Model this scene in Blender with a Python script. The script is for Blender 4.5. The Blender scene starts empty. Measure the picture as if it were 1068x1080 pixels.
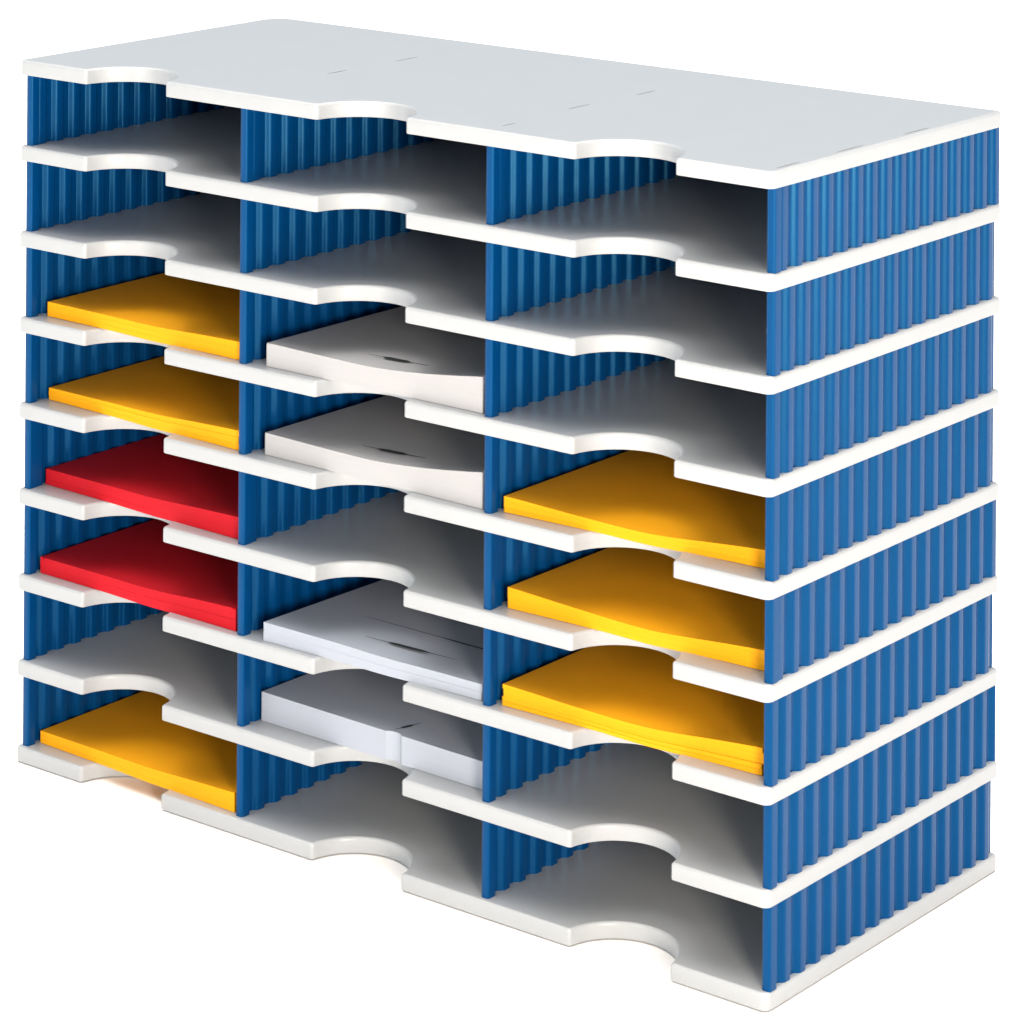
import bpy, bmesh, math, random
from mathutils import Vector, Matrix
random.seed(7)
S = bpy.context.scene
C = S.collection

# ------------------------------------------------------------------ camera
# level view camera with a falling front (shift lens): verticals stay parallel
F_PX, PIC_H = 3516.4, 1080.0
YAW, ROLL = 0.666188, 0.006585
cam_d = bpy.data.cameras.new('camera')
cam = bpy.data.objects.new('camera', cam_d)
C.objects.link(cam)
r = Vector((math.cos(YAW), math.sin(YAW), 0)); f = Vector((-math.sin(YAW), math.cos(YAW), 0)); u = Vector((0, 0, 1))
r2 = math.cos(ROLL) * r + math.sin(ROLL) * u
u2 = math.cos(ROLL) * u - math.sin(ROLL) * r
m = Matrix((r2, u2, -f)).transposed().to_4x4()
m.translation = Vector((1.966308, -1.873757, 0.999094))
cam.matrix_world = m
cam_d.sensor_fit = 'VERTICAL'
cam_d.sensor_height = 24.0
cam_d.lens = 24.0 * F_PX / PIC_H
cam_d.shift_x = 0.0
cam_d.shift_y = (-500.99 - 540.0) / PIC_H
cam_d.clip_start, cam_d.clip_end = 0.05, 300
S.camera = cam

# ------------------------------------------------------------------ studio light
w = bpy.data.worlds.new('World'); S.world = w; w.use_nodes = True
wn, wl = w.node_tree.nodes, w.node_tree.links
bg = wn['Background']
tcw = wn.new('ShaderNodeTexCoord'); sep = wn.new('ShaderNodeSeparateXYZ')
wl.new(tcw.outputs['Generated'], sep.inputs['Vector'])
pw = wn.new('ShaderNodeMath'); pw.operation = 'POWER'; pw.use_clamp = True; pw.inputs[1].default_value = 8.0
wl.new(sep.outputs['Z'], pw.inputs[0])
# studio dome: blue added low to tint the shelf floors, bright near white overhead
hi = wn.new('ShaderNodeVectorMath'); hi.operation = 'SCALE'
hi.inputs[0].default_value = (1.05, 0.985, 0.915)
m1 = wn.new('ShaderNodeMath'); m1.operation = 'MULTIPLY'; m1.inputs[1].default_value = 11.4
wl.new(pw.outputs[0], m1.inputs[0]); wl.new(m1.outputs[0], hi.inputs['Scale'])
lo = wn.new('ShaderNodeVectorMath'); lo.operation = 'ADD'
low_tint = wn.new('ShaderNodeVectorMath'); low_tint.operation = 'SCALE'
low_tint.inputs[0].default_value = (0.14, 0.40, 0.66)
iz = wn.new('ShaderNodeMath'); iz.operation = 'SUBTRACT'; iz.use_clamp = True; iz.inputs[0].default_value = 1.0
wl.new(sep.outputs['Z'], iz.inputs[1])
p3 = wn.new('ShaderNodeMath'); p3.operation = 'POWER'; p3.inputs[1].default_value = 3.0
wl.new(iz.outputs[0], p3.inputs[0]); wl.new(p3.outputs[0], low_tint.inputs['Scale'])
wl.new(low_tint.outputs[0], lo.inputs[1])
wl.new(hi.outputs[0], lo.inputs[0])
wl.new(lo.outputs[0], bg.inputs['Color'])
bg.inputs['Strength'].default_value = 1.0


def softbox(name, loc, aim, sx, sy, power, col):
    d = bpy.data.lights.new(name, 'AREA'); d.shape = 'RECTANGLE'; d.size = sx; d.size_y = sy
    d.energy = power; d.color = col
    o = bpy.data.objects.new(name, d); C.objects.link(o); o.location = loc
    o.rotation_euler = (Vector(aim) - Vector(loc)).to_track_quat('-Z', 'Y').to_euler()
    return o


softbox('key_softbox', (2.59, -1.64, 0.60), (0.50, 0.0, 0.28), 0.5, 0.8, 96, (1.0, 0.85, 0.70))
softbox('added_front_fill', (0.2, -2.6, 0.60), (0.36, 0.0, 0.30), 0.7, 0.6, 24, (1.0, 0.91, 0.80))  # unseen weak fill, added to brighten the left fronts and ribs

S.view_settings.view_transform = 'Standard'
S.view_settings.look = 'None'
S.view_settings.exposure = 0.0
S.view_settings.gamma = 1.0
S.view_settings.use_curve_mapping = False
S.cycles.max_bounces = 10
S.cycles.diffuse_bounces = 6


# ------------------------------------------------------------------ materials
def material(name, col, rough=0.4, spec=0.5, vary=0.03, vscale=40.0, bump=0.02, bscale=600.0, layers=False, tint=(1, 1, 1)):
    mt = bpy.data.materials.new(name); mt.use_nodes = True
    nt = mt.node_tree; n = nt.nodes; L = nt.links
    b = n['Principled BSDF']
    b.inputs['Roughness'].default_value = rough
    b.inputs['Specular IOR Level'].default_value = spec
    b.inputs['Specular Tint'].default_value = (*tint, 1)
    tc = n.new('ShaderNodeTexCoord')
    mp = n.new('ShaderNodeMapping')
    L.new(tc.outputs['Object'], mp.inputs['Vector'])
    nz = n.new('ShaderNodeTexNoise'); nz.inputs['Scale'].default_value = vscale; nz.inputs['Detail'].default_value = 5
    L.new(mp.outputs['Vector'], nz.inputs['Vector'])
    rp = n.new('ShaderNodeValToRGB')
    rp.color_ramp.elements[0].position = 0.3; rp.color_ramp.elements[1].position = 0.7
    rp.color_ramp.elements[0].color = tuple(c * (1 - vary) for c in col) + (1,)
    rp.color_ramp.elements[1].color = tuple(min(1, c * (1 + vary)) for c in col) + (1,)
    L.new(nz.outputs['Fac'], rp.inputs['Fac']); L.new(rp.outputs['Color'], b.inputs['Base Color'])
    nb = n.new('ShaderNodeTexNoise'); nb.inputs['Scale'].default_value = bscale; nb.inputs['Detail'].default_value = 3
    if layers:                      # paper: sheets lie flat, so the grain runs along the edge
        mp.inputs['Scale'].default_value = (0.08, 0.08, 14)
        nb.inputs['Scale'].default_value = 160
        L.new(mp.outputs['Vector'], nb.inputs['Vector'])
    else:
        L.new(tc.outputs['Object'], nb.inputs['Vector'])
    bp = n.new('ShaderNodeBump'); bp.inputs['Strength'].default_value = bump; bp.inputs['Distance'].default_value = 0.001
    L.new(nb.outputs['Fac'], bp.inputs['Height']); L.new(bp.outputs['Normal'], b.inputs['Normal'])
    return mt


M_GREY = material('light_grey_plastic', (0.345, 0.369, 0.393), rough=0.33, spec=0.5, vary=0.012, bump=0.03, bscale=900)
M_BLUE = material('blue_plastic', (0.0002, 0.040, 0.148), rough=0.22, spec=0.30, tint=(0.20, 0.70, 1.0), vary=0.03, bump=0.02)
M_YELLOW = material('yellow_paper', (0.72, 0.32, 0.003), rough=0.75, spec=0.2, vary=0.05, bump=0.12, layers=True)
M_RED = material('red_paper', (0.42, 0.006, 0.014), rough=0.7, spec=0.15, vary=0.06, bump=0.12, layers=True)
M_WHITE = material('white_paper', (0.362, 0.370, 0.388), rough=0.7, spec=0.25, vary=0.02, bump=0.12, layers=True)
M_BLUISH = material('bluish_white_paper', (0.325, 0.362, 0.432), rough=0.7, spec=0.25, vary=0.02, bump=0.12, layers=True)
M_SHADE = material('dark_slit_shade', (0.02, 0.024, 0.028), rough=0.6, spec=0.2)  # dark colour standing in for the shade inside paper slits
M_SLOT = material('slot_shadow_grey', (0.17, 0.175, 0.18), rough=0.5)
M_GROUND = material('white_studio_floor', (0.88, 0.88, 0.88), rough=0.9, spec=0.0, vary=0.004, vscale=3, bump=0.0)


# ------------------------------------------------------------------ helpers
def link(name, bm, mat, parent=None, smooth=40, loc=(0, 0, 0)):
    bmesh.ops.recalc_face_normals(bm, faces=bm.faces[:])
    me = bpy.data.meshes.new(name)
    bm.to_mesh(me); bm.free()
    me.materials.append(mat)
    me.set_sharp_from_angle(angle=math.radians(smooth))
    for p in me.polygons:
        p.use_smooth = len(p.vertices) <= 6
    o = bpy.data.objects.new(name, me); C.objects.link(o); o.location = loc
    if parent:
        o.parent = parent
    return o


def tag(o, label=None, cat=None, group=None, kind=None):
    if label: o['label'] = label
    if cat: o['category'] = cat
    if group: o['group'] = group
    if kind: o['kind'] = kind
    return o


def prism(bm, pts, z0, z1, top=0.0, bot=0.0, seg=3):
    """a flat outline raised to a slab, its rim rounded over at top and bottom"""
    a = [bm.verts.new((x, y, z0)) for x, y in pts]
    b = [bm.verts.new((x, y, z1)) for x, y in pts]
    n = len(pts)
    fb = bm.faces.new(a[::-1]); ft = bm.faces.new(b)
    for i in range(n):
        bm.faces.new((a[i], a[(i + 1) % n], b[(i + 1) % n], b[i]))
    if top:
        bmesh.ops.bevel(bm, geom=list(ft.edges), offset=top, segments=seg, profile=0.5, affect='EDGES', clamp_overlap=False)
    if bot:
        fb = min((q for q in bm.faces if len(q.verts) > 8), key=lambda q: q.calc_center_median().z)
        bmesh.ops.bevel(bm, geom=list(fb.edges), offset=bot, segments=2, profile=0.5, affect='EDGES', clamp_overlap=False)


def arc(cx, cy, rad, a0, a1, n):
    return [(cx + rad * math.cos(math.radians(a0 + (a1 - a0) * i / n)), cy + rad * math.sin(math.radians(a0 + (a1 - a0) * i / n))) for i in range(n + 1)]


def box(bm, x0, x1, y0, y1, z0, z1):
    vs = [bm.verts.new((x, y, z)) for z in (z0, z1) for x, y in ((x0, y0), (x1, y0), (x1, y1), (x0, y1))]
    for q in ((0, 3, 2, 1), (4, 5, 6, 7), (0, 1, 5, 4), (1, 2, 6, 5), (2, 3, 7, 6), (3, 0, 4, 7)):
        bm.faces.new([vs[i] for i in q])


# ------------------------------------------------------------------ ground
bm = bmesh.new()
q = 60.0
bm.faces.new([bm.verts.new(v) for v in ((-q, -q, 0), (q, -q, 0), (q, q, 0), (-q, q, 0))])
tag(link('ground', bm, M_GROUND, loc=(0, 0, -0.001)), 'plain white studio floor under the sorter', 'ground', kind='structure')

# ------------------------------------------------------------------ the sorter
W, D, P, T = 0.723, 0.3081, 0.069156, 0.012
NOTCHES = ((0.0735, 0.1600), (0.3170, 0.4030), (0.5580, 0.6440))
WALLS = (0.0010, 0.2350, 0.4745, 0.7164)     # left face of each upright
WT = 0.0070                                  # overall depth of the corrugation


def soft(p0, p1, p2, n=6):
    """a true arc round the corner p1, from p0 to p2 (equally far from p1)"""
    p0, p1, p2 = Vector(p0), Vector(p1), Vector(p2)
    a, b = (p0 - p1), (p2 - p1)
    half = a.angle(b) / 2
    c = p1 + (a.normalized() + b.normalized()).normalized() * (a.length / math.cos(half))
    rad = a.length * math.tan(half)
    out = []
    for i in range(n + 1):
        v = (p0 - c) * math.sin((1 - i / n) * (math.pi - 2 * half)) + (p2 - c) * math.sin(i / n * (math.pi - 2 * half))
        out.append(tuple(c + v.normalized() * rad))
    return out


def shelf_outline():
    rf = 0.006
    pts = arc(-0.0025 + 0.005, 0.005, 0.005, 180, 270, 5)
    for a, b in NOTCHES:
        c, sg = b - a, 0.0395
        rad = c * c / (8 * sg) + sg / 2
        cx, cy = (a + b) / 2, sg - rad
        h = math.degrees(math.acos(-cy / rad)) if abs(cy) < rad else 0
        th = math.degrees(math.asin(-cy / rad))
        arcp = arc(cx, cy, rad, 180 - th, th, 50)
        leg = (Vector(arcp[1]) - Vector((a, 0))).length
        pts += soft((a - leg, 0), (a, 0), arcp[1])
        pts += arcp[2:-2]
        pts += soft(arcp[-2], (b, 0), (b + leg, 0))
    pts += arc(W + 0.001 - rf, rf, rf, 270, 360, 6)
    pts += arc(W + 0.001 - 0.004, D + 0.001 - 0.004, 0.004, 0, 90, 5)
    pts += arc(-0.0025 + 0.020, D + 0.001 - 0.020, 0.020, 90, 180, 8)
    return pts


def inset(pts, d):
    """the closed outline moved inwards by d (the outline runs anticlockwise)"""
    n = len(pts); out = []
    for i in range(n):
        p, q, r_ = Vector(pts[i - 1]), Vector(pts[i]), Vector(pts[(i + 1) % n])
        e1, e2 = (q - p).normalized(), (r_ - q).normalized()
        n1, n2 = Vector((-e1.y, e1.x)), Vector((-e2.y, e2.x))
        m_ = (n1 + n2).normalized()
        out.append(q + m_ * d / max(0.5, m_.dot(n1)))
    return out


def shelf_mesh():
    """slab with its rim rounded over, generously on top and a little below"""
    pts = shelf_outline()
    clean = []
    for p_ in pts:
        if not clean or (Vector(p_) - Vector(clean[-1])).length > 1e-5: clean.append(p_)
    pts = clean
    rt, rbm = 0.0024, 0.0009
    prof = [(rbm * (1 - math.sin(t)), rbm * (1 - math.cos(t))) for t in (math.radians(a_) for a_ in (0, 30, 60, 90))]
    prof += [(rt * (1 - math.cos(t)), T - rt + rt * math.sin(t)) for t in (math.radians(a_) for a_ in (0, 15, 30, 45, 60, 75, 90))]
    bm = bmesh.new()
    rings = [[bm.verts.new((v.x, v.y, z)) for v in inset(pts, d)] for d, z in prof]
    n = len(pts)
    for A, B in zip(rings, rings[1:]):
        for i in range(n):
            bm.faces.new((A[i], A[(i + 1) % n], B[(i + 1) % n], B[i]))
    bm.faces.new(rings[0][::-1]); bm.faces.new(rings[-1])
    return bm


def wave(phase, y0, y1):
    """centre line of the corrugated sheet: flats joined by steep rounded ramps"""
    per, ramp = 0.0191, 0.0032
    hw = 0.0019
    flat = (per - 2 * ramp) / 2
    pts = []
    n = int((y1 - y0) / 0.0005)
    for i in range(n + 1):
        y = y0 + (y1 - y0) * i / n
        t = (y - phase) % per
        if t < ramp: v = -1 + 2 * t / ramp
        elif t < ramp + flat: v = 1
        elif t < 2 * ramp + flat: v = 1 - 2 * (t - ramp - flat) / ramp
        else: v = -1
        pts.append([v * hw, y])
    for _ in range(3):                       # soften the bends
        v = [p[0] for p in pts]
        for i in range(1, len(pts) - 1):
            pts[i][0] = (v[i - 1] + 2 * v[i] + v[i + 1]) / 4
    return pts


def upright_mesh(phase):
    """one blue upright: rounded front post and a corrugated sheet behind it"""
    h = P - T
    bm = bmesh.new()
    # post
    pr, yf, yb = 0.0018, 0.0045, 0.0125
    x0, x1 = -WT / 2, WT / 2
    o = arc(x0 + pr, yf + pr, pr, 180, 270, 5) + arc(x1 - pr, yf + pr, pr, 270, 360, 5) + [(x1, yb), (x0, yb)]
    prism(bm, o, 0, h)
    ce = wave(phase, yb - 0.001, 0.3068)
    th = 0.0008
    front, back = [], []
    for i, (x, y) in enumerate(ce):
        a = ce[max(0, i - 1)]; b = ce[min(len(ce) - 1, i + 1)]
        t = Vector((b[0] - a[0], b[1] - a[1])).normalized()
        nx, ny = -t.y, t.x
        front.append((x - nx * th, y - ny * th)); back.append((x + nx * th, y + ny * th))
    rows = []
    for k in range(len(ce)):
        rows.append([bm.verts.new((*front[k], 0)), bm.verts.new((*front[k], h)), bm.verts.new((*back[k], h)), bm.verts.new((*back[k], 0))])
    for k in range(len(ce) - 1):
        A, B = rows[k], rows[k + 1]
        for i in range(4):
            bm.faces.new((A[i], A[(i + 1) % 4], B[(i + 1) % 4], B[i]))
    bm.faces.new(rows[0]); bm.faces.new(rows[-1][::-1])
    return bm


sorter = bpy.data.objects.new('document_sorter', None)
C.objects.link(sorter)
tag(sorter, 'blue and light grey document sorter with three columns of eight compartments', 'document sorter')

first = None
shelves = []
for k in range(9):
    if first is None:
        first = link('shelf', shelf_mesh(), M_GREY, sorter, smooth=35)
        o = first
    else:
        o = first.copy(); C.objects.link(o); o.parent = sorter
    o.location = (0, 0, k * P)
    shelves.append(o)
shelves[-1].name = 'top_panel'

# phases of the ribs, per storey from the top
PH = (0.0115, 0.0212, 0.0205, 0.0205, 0.0100, 0.0195, 0.0165, 0.0210)
for k in range(8):
    z = (7 - k) * P + T
    src = None
    for i, x in enumerate(WALLS):
        name = 'side_panel' if i in (0, 3) else 'divider'
        ph = PH[k] + (0.0, 0.0005, 0.0, 0.0)[i]
        if src is None:
            src = link(name, upright_mesh(ph), M_BLUE, sorter, smooth=40); o = src
        else:
            o = src.copy(); o.name = name; C.objects.link(o); o.parent = sorter
        o.location = (x + WT / 2, 0, z)
    bm = bmesh.new(); box(bm, 0.006, W - 0.006, 0.3070, 0.3084, 0, P - T)
    o = link('back_panel', bm, M_BLUE, sorter); o.location = (0, 0, z)


def sliver(length, width, thick):
    """a thin lens-shaped mark lying flat along +y"""
    bm = bmesh.new(); n = 10
    L = [(-width / 2 * math.sin(math.pi * i / n) ** 0.6, length * i / n) for i in range(n + 1)]
    R = [(-x, y) for x, y in L[1:-1]][::-1]
    prism(bm, L[::-1] + R[::-1], 0, thick)
    return bm


for x, y0, y1 in ((0.2325, 0.108, 0.132), (0.2335, 0.190, 0.218), (0.4730, 0.105, 0.131), (0.4755, 0.187, 0.212), (0.4790, 0.018, 0.034),
                  (0.7185, 0.013, 0.042), (0.7185, 0.088, 0.123), (0.7185, 0.177, 0.212)):
    o = link('slot', sliver(y1 - y0, 0.0013, 0.0002), M_SLOT, shelves[-1]); o.location = (x, y0, T - 0.00005)


# ------------------------------------------------------------------ the papers
def stack_mesh(x0, x1, yl, yr, depth, hl, hr, n, sag=0.0, curl=0.0, jit=0.0003, rnd=0.0, groove=None, dip=0.0, nx=40):
    """a pile of n thick layers; yl/yr front edge at either end, hl/hr height at either end.
    sag: how far the top hollows between its ends near the front; dip: how far the pile bends into the notch;
    curl: how far the right front corner lifts"""
    bm = bmesh.new()
    ny = 16
    rs = random.Random(int(x0 * 1e5) + int(hl * 1e6))
    for k in range(n):
        a, b = k / n, (k + 1) / n
        jy, jx = rs.uniform(-1, 1) * jit, rs.uniform(-1, 1) * jit
        tilt = rs.uniform(-1, 1) * jit
        if k == n - 1: jy, jx, tilt = 0, 0, 0

        def pos(ux, uy, s):
            x = x0 + jx + (x1 - x0) * ux
            yf = yl + (yr - yl) * ux + jy + tilt * ux
            if groove:
                g = abs(x - groove[0]) / groove[1]
                if g < 1: yf += groove[2] * math.cos(g * math.pi / 2) ** 0.5
            y = yf + (depth - (yr - yl) * ux) * uy
            fade = max(0.0, 1 - uy * 3.0) ** 1.4
            h = hl + (hr - hl) * ux
            if uy > 0.0: h = h + (min(hl, hr) - h) * min(1, uy * 1.5)
            h -= sag * math.sin(math.pi * ux) ** 1.2 * fade
            lift = curl * max(0, (ux - 0.45) / 0.55) ** 1.6 * fade
            low = -dip * math.exp(-((ux - 0.58) / 0.17) ** 2) * max(0.0, 1 - uy * 8)
            z = low * 1.0 + (h + lift) * s
            if rnd and uy == 0:
                z += 0
            return Vector((x, y, max(z, low)))
        us = [i / nx for i in range(nx + 1)]
        vs = [(j / ny) ** 2.2 for j in range(ny + 1)]
        g = 0.000004
        top = [[bm.verts.new(pos(i, j, b) - Vector((0, 0, g))) for j in vs] for i in us]
        bot = [[bm.verts.new(pos(i, j, a) + Vector((0, 0, g))) for j in vs] for i in us]
        for i in range(nx):
            for j in range(ny):
                bm.faces.new((top[i][j], top[i + 1][j], top[i + 1][j + 1], top[i][j + 1]))
                bm.faces.new((bot[i][j], bot[i][j + 1], bot[i + 1][j + 1], bot[i + 1][j]))
            bm.faces.new((bot[i][0], bot[i + 1][0], top[i + 1][0], top[i][0]))
            bm.faces.new((bot[i][ny], top[i][ny], top[i + 1][ny], bot[i + 1][ny]))
        for j in range(ny):
            bm.faces.new((bot[0][j], top[0][j], top[0][j + 1], bot[0][j + 1]))
            bm.faces.new((bot[nx][j], bot[nx][j + 1], top[nx][j + 1], top[nx][j]))
        if rnd and k == n - 1:
            bm.edges.ensure_lookup_table()
            es = [bm.edges.get((top[i][0], top[i + 1][0])) for i in range(nx)] + [bm.edges.get((top[0][j], top[0][j + 1])) for j in range(ny)] \
                + [bm.edges.get((top[nx][j], top[nx][j + 1])) for j in range(ny)]
            bmesh.ops.bevel(bm, geom=[e for e in es if e], offset=rnd, segments=4, profile=0.5, affect='EDGES')
    return bm


def floor_z(row):
    return (8 - row) * P + T


def stack(name, row, mat, label, cat, group, **kw):
    o = link(name, stack_mesh(**kw), mat, smooth=35, loc=(0, 0, floor_z(row) + 0.0003))
    return tag(o, label, cat, group)


GY, GR, GW = 'yellow paper stacks in the sorter', 'red paper stacks in the sorter', 'white paper stacks in the sorter'
stack('paper_stack', 3, M_YELLOW, 'yellow paper stack in left column, directly under two empty compartments', 'paper stack', GY,
      x0=0.0150, x1=0.2310, yl=0.0165, yr=0.0105, depth=0.275, hl=0.0115, hr=0.0138, n=3, sag=0.001, dip=0.0008)
stack('paper_stack', 4, M_YELLOW, 'yellow paper stack in left column, directly above a red stack', 'paper stack', GY,
      x0=0.0110, x1=0.2310, yl=0.0225, yr=0.0100, depth=0.270, hl=0.0095, hr=0.0150, n=3, sag=0.001, dip=0.0008)
stack('paper_stack', 5, M_RED, 'red paper stack with square edges, upper of the two red ones', 'paper stack', GR,
      x0=0.0080, x1=0.2290, yl=0.0225, yr=0.0125, depth=0.270, hl=0.0125, hr=0.0170, n=3, sag=0.001, dip=0.0008)
stack('paper_stack', 6, M_RED, 'red paper stack with rounded top edge, lower of the two red ones', 'paper stack', GR,
      x0=0.0110, x1=0.2300, yl=0.0140, yr=0.0090, depth=0.280, hl=0.0128, hr=0.0172, n=2, sag=0.0015, dip=0.0010, jit=0.0004, rnd=0.0042)
stack('paper_stack', 8, M_YELLOW, 'yellow paper stack in left bottom compartment, resting on the lowest shelf', 'paper stack', GY,
      x0=0.0100, x1=0.2310, yl=0.0165, yr=0.0075, depth=0.275, hl=0.0098, hr=0.0150, n=3, sag=0.001, dip=0.0008)
stack('paper_stack', 4, M_YELLOW, 'yellow paper stack in right column, uppermost of its three yellow stacks', 'paper stack', GY,
      x0=0.4860, x1=0.7055, yl=0.0140, yr=0.0240, depth=0.265, hl=0.0115, hr=0.0128, n=3, sag=0.0042, dip=0.0012)
stack('paper_stack', 5, M_YELLOW, 'yellow paper stack in right column, sandwiched between two other yellow stacks', 'paper stack', GY,
      x0=0.4880, x1=0.7065, yl=0.0165, yr=0.0230, depth=0.265, hl=0.0150, hr=0.0140, n=2, sag=0.0045, dip=0.0012)
stack('paper_stack', 6, M_YELLOW, 'thick layered yellow paper stack in right column, above two empty compartments', 'paper stack', GY,
      x0=0.4870, x1=0.7075, yl=0.0125, yr=0.0175, depth=0.270, hl=0.0152, hr=0.0188, n=5, sag=0.0045, dip=0.0012, jit=0.0007)

m3 = stack('paper_stack', 3, M_WHITE, 'white paper stack with lifted right corner, uppermost in the middle column', 'paper stack', GW,
           x0=0.2590, x1=0.4700, yl=0.0100, yr=0.0090, depth=0.280, hl=0.0178, hr=0.0165, n=1, sag=0.001, curl=0.0100, jit=0.0003, rnd=0.0012)
m4 = stack('paper_stack', 4, M_WHITE, 'white paper stack with lifted right corner, above the empty middle compartment', 'paper stack', GW,
           x0=0.2535, x1=0.4700, yl=0.0150, yr=0.0095, depth=0.275, hl=0.0166, hr=0.0160, n=1, sag=0.001, curl=0.0105, jit=0.0003)
m6 = stack('paper_stack', 6, M_BLUISH, 'thin flat white paper stack with painted slit shade, above the thick grooved one', 'paper stack', GW,
           x0=0.2610, x1=0.4700, yl=0.0065, yr=0.0105, depth=0.280, hl=0.0142, hr=0.0115, n=2, sag=0.0, dip=0.0008, jit=0.0004)
m7 = stack('paper_stack', 7, M_BLUISH, 'thick white paper stack with a vertical groove in its front edge', 'paper stack', GW,
           x0=0.2440, x1=0.4650, yl=0.0235, yr=0.0205, depth=0.268, hl=0.0222, hr=0.0205, n=1, jit=0.0002, groove=(0.3775, 0.0072, 0.003), nx=200)


def shade_strip(parent, name, x0, y0, x1, y1, width, z, c0=0.25, c1=0.72):
    """a dark strip laid on a sheet to imitate the shade in a slit: a thick middle and thin tails"""
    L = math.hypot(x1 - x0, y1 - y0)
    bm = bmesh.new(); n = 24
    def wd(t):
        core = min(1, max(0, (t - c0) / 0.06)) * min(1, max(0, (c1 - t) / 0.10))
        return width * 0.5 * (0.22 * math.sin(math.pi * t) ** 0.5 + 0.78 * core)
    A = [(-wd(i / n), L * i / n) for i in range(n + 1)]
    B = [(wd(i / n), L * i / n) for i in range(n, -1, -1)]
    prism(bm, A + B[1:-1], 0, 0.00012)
    o = link(name, bm, M_SHADE, parent)
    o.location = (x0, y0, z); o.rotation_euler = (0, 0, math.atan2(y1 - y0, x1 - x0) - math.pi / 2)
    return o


shade_strip(m3, 'slit_shade', 0.340, 0.0335, 0.398, 0.0350, 0.0045, 0.0178)  # slit shade laid on the white stacks as dark strips
shade_strip(m4, 'slit_shade', 0.334, 0.0345, 0.393, 0.0385, 0.0045, 0.0168)
shade_strip(m6, 'slit_shade', 0.341, 0.0315, 0.427, 0.0345, 0.0035, 0.0138)
shade_strip(m6, 'slit_shade', 0.300, 0.0685, 0.470, 0.0675, 0.0016, 0.0128, 0.5, 1.2)
shade_strip(m7, 'slit_shade', 0.3735, 0.0275, 0.3803, 0.0501, 0.0028, 0.0215)
